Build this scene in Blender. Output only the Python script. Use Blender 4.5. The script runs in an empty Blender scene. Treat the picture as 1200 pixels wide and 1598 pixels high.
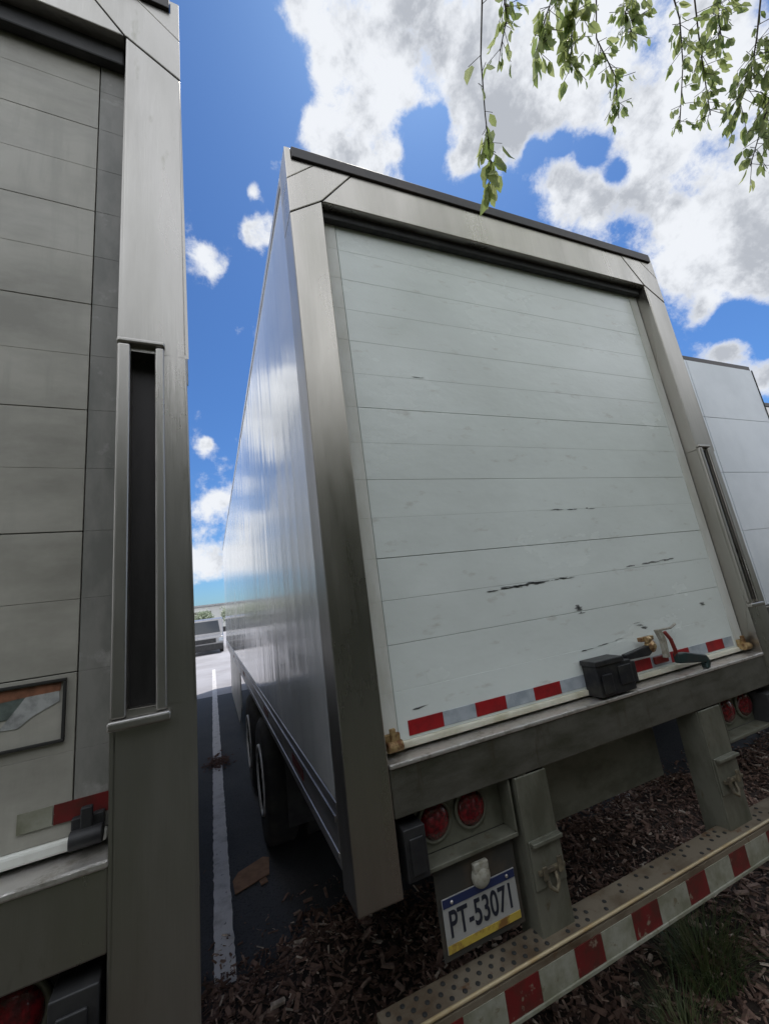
import bpy, bmesh, math, random
from mathutils import Vector, Matrix
random.seed(11)
R = math.radians
scn = bpy.context.scene
COL = scn.collection

# ------------------------------------------------------------------ camera
CAM = Vector((-0.3811, -1.4381, 1.9844))
yaw, pitch, roll = 0.401652, 0.225580, -0.127676
F = Vector((math.sin(yaw)*math.cos(pitch), math.cos(yaw)*math.cos(pitch), math.sin(pitch)))
r0 = Vector((math.cos(yaw), -math.sin(yaw), 0)); u0 = r0.cross(F)
r2 = r0*math.cos(roll) + u0*math.sin(roll); u2 = -r0*math.sin(roll) + u0*math.cos(roll)
cd = bpy.data.cameras.new('camera'); cam = bpy.data.objects.new('camera', cd); COL.objects.link(cam)
cam.matrix_world = Matrix(((r2.x, u2.x, -F.x, CAM.x), (r2.y, u2.y, -F.y, CAM.y), (r2.z, u2.z, -F.z, CAM.z), (0, 0, 0, 1)))
cd.sensor_width = 36; cd.lens = 630.71/1598*36; cd.shift_x = 14.81/1598; cd.shift_y = -12.55/1598
cd.clip_start = 0.02; cd.clip_end = 3000
scn.camera = cam

# ------------------------------------------------------------------ world, sun, exposure
SUN_EL, SUN_AZ = 67.0, 48.0            # azimuth from +y towards +x
SKY_STRENGTH = 0.10
CLOUD_GAIN = 7.8
scn.view_settings.view_transform = 'Standard'; scn.view_settings.look = 'None'
scn.view_settings.gamma = 1; scn.view_settings.exposure = 0.32
world = bpy.data.worlds.new('World'); scn.world = world; world.use_nodes = True
# (x, y, z, radius, weight): where the cumulus stands thick (+) and where it breaks open (-)
PUFFS = [(0.219,0.416,0.882,0.053,1.0),(0.302,0.372,0.878,0.051,1.0),(0.303,0.439,0.846,0.043,1.0),(0.271,0.488,0.83,0.045,0.9),(0.209,0.524,0.826,0.046,1.0),(0.416,0.334,0.846,0.078,1.2),(0.465,0.379,0.8,0.043,1.0),(0.508,0.286,0.812,0.075,1.2),(0.504,0.365,0.783,0.057,1.0),(0.602,0.264,0.754,0.076,1.3),(0.681,0.201,0.704,0.07,1.3),(0.767,0.197,0.61,0.072,1.3),(0.71,0.286,0.643,0.064,1.2),(0.787,0.277,0.551,0.072,1.2),(0.605,0.39,0.694,0.036,1.0),(0.657,0.377,0.652,0.031,0.9),(0.851,0.274,0.448,0.054,1.2),(0.793,0.346,0.501,0.045,1.0),(0.834,0.347,0.429,0.025,0.9),(0.867,0.356,0.349,0.025,1.0),(0.897,0.335,0.288,0.029,1.1),(0.099,0.675,0.732,0.023,1.0),(0.097,0.624,0.775,0.016,0.9),(0.039,0.721,0.692,0.026,1.1),(0.009,0.713,0.701,0.017,0.8),(0.004,0.922,0.387,0.014,0.8),(0.028,0.965,0.262,0.016,0.7),(-0.004,0.993,0.12,0.042,0.8),(0.069,0.799,0.598,0.012,0.5),(0.384,0.496,0.779,0.019,0.6),(0.389,0.462,0.797,0.031,-1.6),(0.404,0.424,0.811,0.016,-1.2),(0.592,0.354,0.724,0.019,-1.2),(0.628,0.338,0.701,0.021,-1.3),(0.675,0.331,0.66,0.019,-1.3),(0.556,0.389,0.735,0.018,-1.2),(0.857,0.328,0.398,0.027,-1.3),(0.875,0.304,0.377,0.019,-1.2),(0.026,0.5,0.865,0.109,-1.6),(0.135,0.471,0.872,0.055,-1.2),(0.088,0.552,0.829,0.05,-1.3),(0.016,0.83,0.557,0.08,-1.0),(0.024,0.602,0.798,0.062,-1.2),(0.04,0.878,0.478,0.063,-1.0),(0.375,0.508,0.775,0.013,-0.8),(0.108,0.741,0.663,0.051,-1.0),(0.891,0.312,0.328,0.011,-0.8)]
PUFFS += [(-0.152,0.878,0.453,0.059,1.2),(-0.109,0.897,0.428,0.037,1.2),(-0.181,0.911,0.371,0.046,1.1),(-0.085,0.954,0.289,0.03,0.9),(-0.096,0.978,0.186,0.045,1.1),(-0.058,0.99,0.13,0.029,1),(-0.18,0.845,0.504,0.029,0.8),(-0.135,0.76,0.636,0.08,-1.0),(-0.131,0.696,0.706,0.075,-1),(-0.121,0.954,0.273,0.018,-0.8),(0.115,0.682,0.724,0.05,0.55),(0.09,0.61,0.785,0.03,0.5),(0.022,0.735,0.678,0.03,0.45),(0.141,0.653,0.744,0.029,1.0),(0.129,0.578,0.806,0.019,0.7),(-0.007,0.968,0.249,0.031,0.35),(0.035,0.962,0.269,0.029,0.35),(-0.014,0.893,0.45,0.019,0.7),(0.003,0.989,0.149,0.045,0.45),(-0.01,0.928,0.373,0.025,0.9),(0.149,0.422,0.894,0.034,1.0),(0.197,0.464,0.864,0.028,0.9),(0.353,0.39,0.851,0.045,1.0),(0.411,0.413,0.813,0.024,0.8),(0.458,0.46,0.761,0.023,0.8),(0.302,0.514,0.803,0.021,0.7)]
PUFFS += [(0.236,0.546,0.804,0.041,1.0),(0.298,0.543,0.785,0.035,0.9),(0.34,0.495,0.8,0.019,0.7),(0.36,0.539,0.761,0.025,0.8),(0.339,0.41,0.847,0.028,1.0),(0.384,0.383,0.84,0.023,0.9),(0.46,0.427,0.778,0.016,0.8),(0.183,0.51,0.84,0.018,0.6)]
nt = world.node_tree; nt.nodes.clear()
def N(t, **k):
    n = nt.nodes.new(t)
    for a, v in k.items(): setattr(n, a, v)
    return n
def LK(a, b): nt.links.new(a, b)
def math_n(op, a, b=None, c=None, clamp=False):
    n = N('ShaderNodeMath', operation=op, use_clamp=clamp)
    for i, v in enumerate((a, b, c)):
        if v is None: continue
        if isinstance(v, (int, float)): n.inputs[i].default_value = v
        else: LK(v, n.inputs[i])
    return n.outputs[0]
tc = N('ShaderNodeTexCoord').outputs['Generated']
sky = N('ShaderNodeTexSky', sky_type='NISHITA', sun_disc=False, sun_elevation=R(SUN_EL), sun_rotation=R(SUN_AZ),
        air_density=1.0, dust_density=0.5, ozone_density=2.2)
def wnoise(scale, detail, rough, dist=0, off=(0, 0, 0)):
    mp = N('ShaderNodeMapping'); LK(tc, mp.inputs[0]); mp.inputs['Location'].default_value = off
    n = N('ShaderNodeTexNoise'); LK(mp.outputs[0], n.inputs['Vector'])
    n.inputs['Scale'].default_value = scale; n.inputs['Detail'].default_value = detail
    n.inputs['Roughness'].default_value = rough; n.inputs['Distortion'].default_value = dist
    return n.outputs['Fac']
acc = None
for x, y, z, r, w in PUFFS:
    d = N('ShaderNodeVectorMath', operation='DOT_PRODUCT'); LK(tc, d.inputs[0]); d.inputs[1].default_value = (x, y, z)
    l = math.sqrt(x*x+y*y+z*z); s2 = (r*0.72)**2
    e = math_n('EXPONENT', math_n('MULTIPLY_ADD', d.outputs['Value'], 1/s2/l, -1/s2))
    acc = math_n('MULTIPLY_ADD', e, w, acc if acc is not None else 0.0)
# away from the photographed part of the sky broken cumulus goes on
sx = N('ShaderNodeSeparateXYZ'); LK(tc, sx.inputs[0])
side = math_n('MULTIPLY', math_n('SUBTRACT', 0.22, sx.outputs['Y'], clamp=True), 1.7, clamp=True)
side2 = math_n('MULTIPLY', math_n('SUBTRACT', -0.06, sx.outputs['X'], clamp=True), 2.5, clamp=True)
base = math_n('ADD', math_n('MAXIMUM', side, side2), -0.14)
n1 = wnoise(5.0, 9, 0.62, 0.12, (3.1, 1.7, 0.4)); n2 = wnoise(14, 10, 0.66, 0.12, (0.2, 5, 1))
nn = math_n('ADD', math_n('MULTIPLY', math_n('SUBTRACT', n1, 0.5), 2.6), math_n('MULTIPLY', math_n('SUBTRACT', n2, 0.5), 3.0))
accs = math_n('MINIMUM', math_n('MULTIPLY', acc, 1.15), 1.1)
cov = math_n('ADD', math_n('ADD', accs, base), nn)
mr = N('ShaderNodeMapRange', interpolation_type='SMOOTHSTEP'); LK(cov, mr.inputs['Value'])
mr.inputs['From Min'].default_value = -0.05; mr.inputs['From Max'].default_value = 0.85
n3 = math_n('ADD', math_n('MULTIPLY', wnoise(4.2, 6, 0.6, 0.15, (7.3, 2.2, 4.4)), 0.62), math_n('MULTIPLY', wnoise(17, 8, 0.62, 0.1, (1.3, 4.2, 2.4)), 0.38))
thick = N('ShaderNodeMapRange', interpolation_type='SMOOTHSTEP'); LK(n3, thick.inputs['Value'])
thick.inputs['From Min'].default_value = 0.46; thick.inputs['From Max'].default_value = 0.60
tw = math_n('MULTIPLY', thick.outputs[0], math_n('MULTIPLY', math_n('SUBTRACT', cov, 0.35, clamp=True), 1.5, clamp=True), clamp=True)
cc = N('ShaderNodeMix', data_type='RGBA'); LK(tw, cc.inputs[0])
g = CLOUD_GAIN
cc.inputs[6].default_value = (0.90*g, 0.93*g, 0.98*g, 1); cc.inputs[7].default_value = (0.50*g, 0.53*g, 0.585*g, 1)
# cumulus opposite the sun is lit from the front and so brighter
front = math_n('MULTIPLY_ADD', math_n('MULTIPLY', math_n('SUBTRACT', 0.15, sx.outputs['Y'], clamp=True), 2.0, clamp=True), 0.9, math_n('MULTIPLY_ADD', math_n('MULTIPLY', math_n('SUBTRACT', -0.03, sx.outputs['X'], clamp=True), 6.0, clamp=True), 0.6, 1.0))
cg = N('ShaderNodeVectorMath', operation='SCALE'); LK(cc.outputs[2], cg.inputs[0]); LK(front, cg.inputs['Scale'])
skyc = N('ShaderNodeMix', data_type='RGBA', blend_type='MULTIPLY'); skyc.inputs[0].default_value = 1
LK(sky.outputs[0], skyc.inputs[6]); skyc.inputs[7].default_value = (0.42, 0.68, 1.0, 1)
mx = N('ShaderNodeMix', data_type='RGBA'); LK(mr.outputs[0], mx.inputs[0]); LK(skyc.outputs[2], mx.inputs[6]); LK(cg.outputs[0], mx.inputs[7])
bg = N('ShaderNodeBackground'); LK(mx.outputs[2], bg.inputs[0]); bg.inputs[1].default_value = SKY_STRENGTH
LK(bg.outputs[0], N('ShaderNodeOutputWorld').inputs[0])

sl = bpy.data.lights.new('sun', 'SUN'); sl.energy = 2.7; sl.angle = R(0.5); sl.color = (1, 0.95, 0.87)
so = bpy.data.objects.new('sun', sl); COL.objects.link(so)
sd = Vector((math.sin(R(SUN_AZ))*math.cos(R(SUN_EL)), math.cos(R(SUN_AZ))*math.cos(R(SUN_EL)), math.sin(R(SUN_EL))))
so.rotation_euler = sd.to_track_quat('Z', 'Y').to_euler(); so.location = (0, 0, 30)

# ------------------------------------------------------------------ materials
def mat(name, base, rough=0.5, metal=0.0, var=None, bump=0.0, bscale=(8, 8, 8), bdetail=4, vscale=(3, 3, 3), vrange=(0.42, 0.62),
        var2=None, v2scale=(20, 20, 20), v2range=(0.55, 0.7), rvar=0.0, coat=0.0, spec=0.5, objc=True):
    m = bpy.data.materials.new(name); m.use_nodes = True; t = m.node_tree; b = t.nodes['Principled BSDF']
    b.inputs['Base Color'].default_value = (*base, 1); b.inputs['Roughness'].default_value = rough; b.inputs['Metallic'].default_value = metal
    b.inputs['Coat Weight'].default_value = coat; b.inputs['Coat Roughness'].default_value = 0.06; b.inputs['Specular IOR Level'].default_value = spec
    co = t.nodes.new('ShaderNodeTexCoord').outputs['Object']
    def noise(sc, det, off=0):
        mp = t.nodes.new('ShaderNodeMapping'); t.links.new(co, mp.inputs[0]); mp.inputs['Scale'].default_value = sc; mp.inputs['Location'].default_value = (off, off*2, -off)
        n = t.nodes.new('ShaderNodeTexNoise'); t.links.new(mp.outputs[0], n.inputs[0]); n.inputs['Scale'].default_value = 1; n.inputs['Detail'].default_value = det; n.inputs['Roughness'].default_value = 0.62
        return n.outputs['Fac']
    cur = None
    for (v, sc, rg, off) in ((var, vscale, vrange, 1.3), (var2, v2scale, v2range, 8.8)):
        if v is None: continue
        f = t.nodes.new('ShaderNodeMapRange'); t.links.new(noise(sc, 6, off), f.inputs[0]); f.inputs[1].default_value, f.inputs[2].default_value = rg
        x = t.nodes.new('ShaderNodeMix'); x.data_type = 'RGBA'; t.links.new(f.outputs[0], x.inputs[0])
        if cur is None: x.inputs[6].default_value = (*base, 1)
        else: t.links.new(cur, x.inputs[6])
        x.inputs[7].default_value = (*v, 1); cur = x.outputs[2]
    if cur is not None: t.links.new(cur, b.inputs['Base Color'])
    if rvar:
        f = t.nodes.new('ShaderNodeMapRange'); t.links.new(noise(vscale, 5, 3.3), f.inputs[0]); f.inputs[1].default_value = 0.35; f.inputs[2].default_value = 0.65
        f.inputs[3].default_value = max(0.02, rough-rvar); f.inputs[4].default_value = rough+rvar; t.links.new(f.outputs[0], b.inputs['Roughness'])
    if bump:
        bn = t.nodes.new('ShaderNodeBump'); t.links.new(noise(bscale, bdetail, 0.7), bn.inputs['Height']); bn.inputs['Strength'].default_value = 1.0
        bn.inputs['Distance'].default_value = bump; t.links.new(bn.outputs[0], b.inputs['Normal'])
    return m
M = {}
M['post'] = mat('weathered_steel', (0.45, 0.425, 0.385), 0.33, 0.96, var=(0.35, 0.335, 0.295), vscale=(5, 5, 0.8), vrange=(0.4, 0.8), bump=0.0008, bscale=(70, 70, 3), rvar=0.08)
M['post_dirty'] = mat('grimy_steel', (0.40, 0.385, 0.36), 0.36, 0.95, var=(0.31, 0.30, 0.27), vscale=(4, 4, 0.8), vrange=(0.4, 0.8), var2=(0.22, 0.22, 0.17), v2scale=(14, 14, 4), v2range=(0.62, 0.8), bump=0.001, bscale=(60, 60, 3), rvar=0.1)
M['sill'] = mat('sill_steel', (0.18, 0.175, 0.15), 0.45, 0.7, var=(0.09, 0.09, 0.065), vscale=(5, 8, 14), vrange=(0.4, 0.68), var2=(0.10, 0.085, 0.06), v2scale=(12, 20, 3), v2range=(0.6, 0.72), bump=0.0012, bscale=(30, 30, 30), rvar=0.1)
M['lip'] = mat('worn_bright_steel', (0.72, 0.69, 0.66), 0.33, 0.8, var=(0.42, 0.38, 0.33), vscale=(30, 30, 30), vrange=(0.5, 0.7), bump=0.002, bscale=(60, 60, 60))
M['door'] = mat('white_door_paint', (0.78, 0.83, 0.80), 0.22, 0, var=(0.72, 0.765, 0.735), vscale=(1.3, 2, 2.4), var2=(0.55, 0.55, 0.50), v2scale=(6, 6, 18), v2range=(0.6, 0.78), bump=0.004, bscale=(2.6, 2, 4.5), rvar=0.08, spec=0.6)
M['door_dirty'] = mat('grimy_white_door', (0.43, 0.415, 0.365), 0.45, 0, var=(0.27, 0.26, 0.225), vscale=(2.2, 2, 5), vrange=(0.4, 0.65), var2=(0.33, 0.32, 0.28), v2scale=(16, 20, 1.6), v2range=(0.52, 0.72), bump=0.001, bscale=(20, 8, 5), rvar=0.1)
M['track'] = mat('cream_door_edge', (0.72, 0.73, 0.69), 0.4, 0, var=(0.60, 0.60, 0.54), vscale=(9, 9, 3))
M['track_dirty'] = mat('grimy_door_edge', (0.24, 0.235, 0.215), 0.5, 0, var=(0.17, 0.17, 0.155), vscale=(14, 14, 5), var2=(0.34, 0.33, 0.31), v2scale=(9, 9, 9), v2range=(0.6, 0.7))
M['seal'] = mat('cream_bottom_seal', (0.62, 0.60, 0.50), 0.5, 0, var=(0.45, 0.42, 0.30), vscale=(9, 9, 9), vrange=(0.45, 0.7))
M['side'] = mat('gloss_white_side', (0.78, 0.79, 0.80), 0.12, 0, var=(0.62, 0.64, 0.65), vscale=(1, 0.8, 0.8), bump=0.007, bscale=(1, 4.5, 0.35), bdetail=1.5, rvar=0.04, spec=0.55, coat=0.15)
M['white2'] = mat('white_trailer_paint', (0.66, 0.70, 0.74), 0.3, 0, var=(0.58, 0.62, 0.66), vscale=(1.5, 1.5, 1.5))
M['black'] = mat('black_rubber', (0.012, 0.012, 0.014), 0.55, 0, var=(0.03, 0.03, 0.03), vscale=(9, 9, 9), bump=0.001)
M['blackmetal'] = mat('black_lock_metal', (0.015, 0.015, 0.018), 0.4, 0.2, var=(0.035, 0.034, 0.032), vscale=(15, 15, 15), bump=0.0015, bscale=(40, 40, 40))
M['gutter'] = mat('dark_rain_gutter', (0.022, 0.018, 0.018), 0.5, 0, var=(0.05, 0.035, 0.03), vscale=(3, 8, 8))
M['slot'] = mat('dark_slot_lining', (0.07, 0.065, 0.066), 0.5, 0.3, var=(0.04, 0.038, 0.038), vscale=(8, 8, 2))
M['gap'] = mat('dark_seam', (0.02, 0.02, 0.018), 0.8)
M['seam'] = mat('grey_seam', (0.50, 0.51, 0.49), 0.8, var=(0.14, 0.14, 0.13), vscale=(2.5, 2, 4), vrange=(0.45, 0.6))
M['seam_dirty'] = mat('grimy_seam', (0.24, 0.23, 0.205), 0.8, var=(0.07, 0.07, 0.06), vscale=(3, 2, 4))
M['red'] = mat('red_reflective_tape', (0.33, 0.012, 0.016), 0.35, 0, var=(0.20, 0.012, 0.014), vscale=(14, 14, 14), bump=0.0006, bscale=(150, 150, 150))
M['redworn'] = mat('worn_red_tape', (0.14, 0.012, 0.012), 0.45, 0, var=(0.08, 0.018, 0.013), vscale=(18, 18, 18), var2=(0.22, 0.18, 0.13), v2scale=(24, 24, 24), v2range=(0.6, 0.66))
M['silver'] = mat('white_reflective_tape', (0.42, 0.46, 0.50), 0.35, 0, var=(0.30, 0.34, 0.38), vscale=(14, 14, 14), bump=0.0006, bscale=(150, 150, 150))
M['silverworn'] = mat('worn_white_tape', (0.29, 0.29, 0.235), 0.5, 0, var=(0.18, 0.18, 0.125), vscale=(12, 12, 12), var2=(0.16, 0.14, 0.09), v2scale=(26, 26, 26), v2range=(0.62, 0.68))
M['lens'] = mat('red_lamp_lens', (0.065, 0.002, 0.005), 0.15, 0, var=(0.2, 0.004, 0.01), vscale=(60, 60, 60), bump=0.001, bscale=(220, 220, 220), coat=0.5)
M['bumper'] = mat('weathered_galvanised_bumper', (0.22, 0.185, 0.135), 0.55, 0.35, var=(0.11, 0.075, 0.045), vscale=(5, 8, 8), vrange=(0.45, 0.68), var2=(0.13, 0.06, 0.025), v2scale=(16, 16, 16), v2range=(0.6, 0.7), bump=0.0015, bscale=(40, 40, 40))
M['bumperlip'] = mat('yellowed_bumper_edge', (0.44, 0.36, 0.22), 0.5, 0.2, var=(0.36, 0.24, 0.10), vscale=(9, 9, 9), vrange=(0.48, 0.68))
M['upright'] = mat('galvanised_strut', (0.19, 0.19, 0.15), 0.5, 0.45, var=(0.11, 0.11, 0.08), vscale=(9, 9, 4), vrange=(0.42, 0.65), var2=(0.12, 0.10, 0.06), v2scale=(20, 20, 12), v2range=(0.6, 0.72), bump=0.001, bscale=(40, 40, 20))
M['chassis'] = mat('dark_chassis_steel', (0.05, 0.048, 0.042), 0.7, 0.2, var=(0.09, 0.07, 0.05), vscale=(6, 6, 6), bump=0.001)
M['crossmember'] = mat('dull_steel_member', (0.20, 0.20, 0.16), 0.55, 0.4, var=(0.12, 0.12, 0.09), vscale=(4, 6, 8), bump=0.001)
M['under'] = mat('trailer_floor_boards', (0.06, 0.05, 0.04), 0.8, 0, var=(0.09, 0.07, 0.05), vscale=(6, 1, 1))
M['tyre'] = mat('tyre_rubber', (0.016, 0.016, 0.017), 0.8, 0, var=(0.035, 0.033, 0.03), vscale=(8, 8, 8), bump=0.002, bscale=(30, 30, 30))
M['rim'] = mat('white_wheel_paint', (0.62, 0.62, 0.62), 0.35, 0, var=(0.4, 0.38, 0.35), vscale=(8, 8, 8))
M['skirt'] = mat('white_skirt_panel', (0.62, 0.62, 0.60), 0.35, 0, var=(0.42, 0.41, 0.38), vscale=(2, 2, 3))
M['rust'] = mat('rusty_roller_bracket', (0.42, 0.30, 0.14), 0.6, 0.4, var=(0.14, 0.06, 0.02), vscale=(30, 30, 30), vrange=(0.4, 0.6), bump=0.002, bscale=(70, 70, 70))
M['hook'] = mat('dark_rusty_steel', (0.10, 0.085, 0.06), 0.6, 0.4, var=(0.20, 0.17, 0.11), vscale=(30, 30, 30), bump=0.001)
M['rail'] = mat('side_rail_aluminium', (0.40, 0.40, 0.41), 0.35, 0.7, var=(0.22, 0.21, 0.21), vscale=(5, 1.5, 9), bump=0.001)
M['plate_white'] = mat('plate_white', (0.34, 0.34, 0.33), 0.45, 0, var=(0.27, 0.27, 0.24), vscale=(18, 18, 18), vrange=(0.48, 0.7))
M['plate_blue'] = mat('plate_blue', (0.02, 0.03, 0.09), 0.4)
M['plate_yellow'] = mat('plate_yellow', (0.46, 0.34, 0.06), 0.4, 0, var=(0.20, 0.10, 0.03), vscale=(24, 20, 20), vrange=(0.5, 0.62))
M['plate_ink'] = mat('plate_lettering', (0.015, 0.018, 0.03), 0.5)
M['brass'] = mat('tarnished_brass', (0.50, 0.36, 0.18), 0.4, 0.6, var=(0.20, 0.10, 0.05), vscale=(50, 50, 50))
M['lockred'] = mat('red_seal_plastic', (0.17, 0.02, 0.015), 0.4, 0, var=(0.15, 0.02, 0.015), vscale=(50, 50, 50))
M['lockteal'] = mat('dark_teal_lever_paint', (0.012, 0.035, 0.034), 0.4, 0.1, var=(0.03, 0.03, 0.03), vscale=(30, 30, 30))
M['cream'] = mat('cream_paint', (0.34, 0.33, 0.28), 0.5, 0, var=(0.24, 0.22, 0.17), vscale=(40, 40, 40), vrange=(0.45, 0.6))

# ------------------------------------------------------------------ builder helpers
class MB:
    def __init__(s): s.bm = bmesh.new()
    def box(s, x0, x1, y0, y1, z0, z1, mi=0, rot=None, piv=None):
        vs = [s.bm.verts.new((x, y, z)) for z in (z0, z1) for y in (y0, y1) for x in (x0, x1)]
        if rot is not None:
            p = Vector(piv if piv else ((x0+x1)/2, (y0+y1)/2, (z0+z1)/2))
            for v in vs: v.co = rot @ (v.co-p) + p
        for f in ((0, 2, 3, 1), (4, 5, 7, 6), (0, 1, 5, 4), (2, 6, 7, 3), (0, 4, 6, 2), (1, 3, 7, 5)):
            s.bm.faces.new([vs[i] for i in f]).material_index = mi
        return s
    def prism(s, pts, axis, a0, a1, mi=0):
        """pts: 2-D outline in the plane across axis ('x': (y,z), 'y': (x,z), 'z': (x,y))"""
        def P(p, a): return {'x': (a, p[0], p[1]), 'y': (p[0], a, p[1]), 'z': (p[0], p[1], a)}[axis]
        A = [s.bm.verts.new(P(p, a0)) for p in pts]; B = [s.bm.verts.new(P(p, a1)) for p in pts]
        s.bm.faces.new(A).material_index = mi; s.bm.faces.new(B[::-1]).material_index = mi
        n = len(pts)
        for i in range(n): s.bm.faces.new((A[i], B[i], B[(i+1) % n], A[(i+1) % n])).material_index = mi
        return s
    def lathe(s, prof, c, axis='x', seg=32, mi=0):
        """prof: list of (along, radius)"""
        rings = []
        for a, r in prof:
            ring = []
            for k in range(seg):
                t = 2*math.pi*k/seg; u, v = r*math.cos(t), r*math.sin(t)
                ring.append(s.bm.verts.new({'x': (c[0]+a, c[1]+u, c[2]+v), 'y': (c[0]+u, c[1]+a, c[2]+v), 'z': (c[0]+u, c[1]+v, c[2]+a)}[axis]))
            rings.append(ring)
        for q in range(len(rings)-1):
            for k in range(seg):
                f = s.bm.faces.new((rings[q][k], rings[q][(k+1) % seg], rings[q+1][(k+1) % seg], rings[q+1][k])); f.material_index = mi; f.smooth = True
        for rr in (rings[0], rings[-1]):
            f = s.bm.faces.new(rr); f.material_index = mi
        return s
    def tube(s, pts, rad, seg=8, mi=0):
        pts = [Vector(p) for p in pts]; rads = rad if isinstance(rad, (list, tuple)) else [rad]*len(pts); rings = []
        for i, p in enumerate(pts):
            t = (pts[min(i+1, len(pts)-1)]-pts[max(i-1, 0)]).normalized()
            a = t.orthogonal().normalized() if i == 0 else (a - t*a.dot(t)).normalized()
            b = t.cross(a)
            rings.append([s.bm.verts.new(p+(a*math.cos(2*math.pi*k/seg)+b*math.sin(2*math.pi*k/seg))*rads[i]) for k in range(seg)])
        for q in range(len(rings)-1):
            for k in range(seg):
                f = s.bm.faces.new((rings[q][k], rings[q][(k+1) % seg], rings[q+1][(k+1) % seg], rings[q+1][k])); f.smooth = True; f.material_index = mi
        s.bm.faces.new(rings[0][::-1]).material_index = mi; s.bm.faces.new(rings[-1]).material_index = mi
        return s
    def build(s, name, mats, parent=None, bevel=0.0, seg=2, label=None):
        bmesh.ops.recalc_face_normals(s.bm, faces=s.bm.faces[:])
        me = bpy.data.meshes.new(name); s.bm.to_mesh(me); s.bm.free()
        for m in (mats if isinstance(mats, (list, tuple)) else [mats]): me.materials.append(m)
        o = bpy.data.objects.new(name, me); COL.objects.link(o)
        if parent is not None: o.parent = parent
        if bevel:
            b = o.modifiers.new('bevel', 'BEVEL'); b.width = bevel; b.segments = seg; b.limit_method = 'ANGLE'; b.angle_limit = R(40)
        if label: o['label'] = label
        return o
def tag(o, label=None, cat=None, group=None, kind=None):
    if label: o['label'] = label
    if cat: o['category'] = cat
    if group: o['group'] = group
    if kind: o['kind'] = kind
    return o
def empty(name, loc=(0, 0, 0), rz=0.0):
    o = bpy.data.objects.new(name, None); COL.objects.link(o); o.location = loc; o.rotation_euler.z = rz; o.empty_display_size = 0.2
    return o

# ------------------------------------------------------------------ ground
def ground_mesh(name, m, x0, x1, y0, y1, z, nx=1, ny=1, fn=None):
    bm = bmesh.new(); g = [[bm.verts.new((x0+(x1-x0)*i/nx, y0+(y1-y0)*j/ny, 0)) for i in range(nx+1)] for j in range(ny+1)]
    for row in g:
        for v in row: v.co.z = z + (fn(v.co.x, v.co.y) if fn else 0)
    for j in range(ny):
        for i in range(nx):
            f = bm.faces.new((g[j][i], g[j][i+1], g[j+1][i+1], g[j+1][i])); f.smooth = True
    me = bpy.data.meshes.new(name); bm.to_mesh(me); bm.free(); me.materials.append(m)
    o = bpy.data.objects.new(name, me); COL.objects.link(o); return o
M['asphalt'] = mat('asphalt', (0.045, 0.046, 0.052), 0.8, 0, var=(0.075, 0.075, 0.08), vscale=(0.7, 0.7, 1), vrange=(0.4, 0.65), var2=(0.03, 0.03, 0.035), v2scale=(60, 60, 60), v2range=(0.5, 0.65), bump=0.004, bscale=(120, 120, 120))
M['concrete'] = mat('pale_concrete_yard', (0.36, 0.35, 0.37), 0.85, 0, var=(0.28, 0.27, 0.28), vscale=(0.5, 0.5, 1), bump=0.003, bscale=(40, 40, 40))  # far asphalt in the sun: sunlight put into a pale ground colour
M['earth'] = mat('mulch_soil', (0.022, 0.015, 0.011), 0.95, 0, var=(0.038, 0.024, 0.018), vscale=(9, 9, 9), var2=(0.02, 0.013, 0.01), v2scale=(40, 40, 40), bump=0.02, bscale=(30, 30, 30), bdetail=6)
M['stripe'] = mat('worn_white_road_paint', (0.62, 0.60, 0.60), 0.7, 0, var=(0.42, 0.40, 0.40), vscale=(9, 9, 9), vrange=(0.5, 0.7), var2=(0.10, 0.09, 0.09), v2scale=(22, 22, 22), v2range=(0.64, 0.7), bump=0.002, bscale=(90, 90, 90))
tag(ground_mesh('asphalt_lot', M['asphalt'], -600, 600, -600, 900, 0.0), kind='structure')
tag(ground_mesh('pavement', M['concrete'], -60, 60, 10.9, 60, 0.004), kind='structure')
def edge_y(x): return 1.72 + 0.10*math.sin(x*2.3+1.0) + 0.06*math.sin(x*6.1) + 0.03*math.sin(x*17)
def mulch_z(x, y):
    e = edge_y(x)-y
    t = max(0.0, min(1.0, e/0.55)); return -0.03 + 0.13*t*t*(3-2*t) + 0.02*math.sin(x*3.1+y*2)*t + 0.015*math.sin(x*7.7-y*5)*t
tag(ground_mesh('mulch_bed', M['earth'], -9, 16, -9, 2.2, 0.0, 150, 80, mulch_z), kind='structure')

M['lawn'] = mat('rough_lawn', (0.020, 0.026, 0.012), 0.9, 0, var=(0.03, 0.035, 0.016), vscale=(3, 3, 3), bump=0.02, bscale=(50, 50, 50))
tag(ground_mesh('lawn', M['lawn'], -60, 60, -45, -2.3, 0.13), kind='structure')  # unseen dark lawn added behind the camera to cut ground bounce
def stripe(xc, y0, y1, w=0.118):
    b = bmesh.new(); n = 90; L = []; Q = []
    for i in range(n+1):
        y = y0+(y1-y0)*i/n; j = random.uniform(-.004, .004)
        L.append(b.verts.new((xc-w/2+j, y, 0.008))); Q.append(b.verts.new((xc+w/2+random.uniform(-.004, .004), y, 0.008)))
    for i in range(n): b.faces.new((L[i], Q[i], Q[i+1], L[i+1]))
    me = bpy.data.meshes.new('parking_stripe'); b.to_mesh(me); b.free(); me.materials.append(M['stripe'])
    o = bpy.data.objects.new('parking_stripe', me); COL.objects.link(o); return tag(o, kind='structure')
stripe(-0.372, 1.55, 5.3); stripe(-0.372, 5.5, 17.0)
stripe(2.95, 1.5, 17.0); stripe(6.2, 1.5, 17.0)

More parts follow.
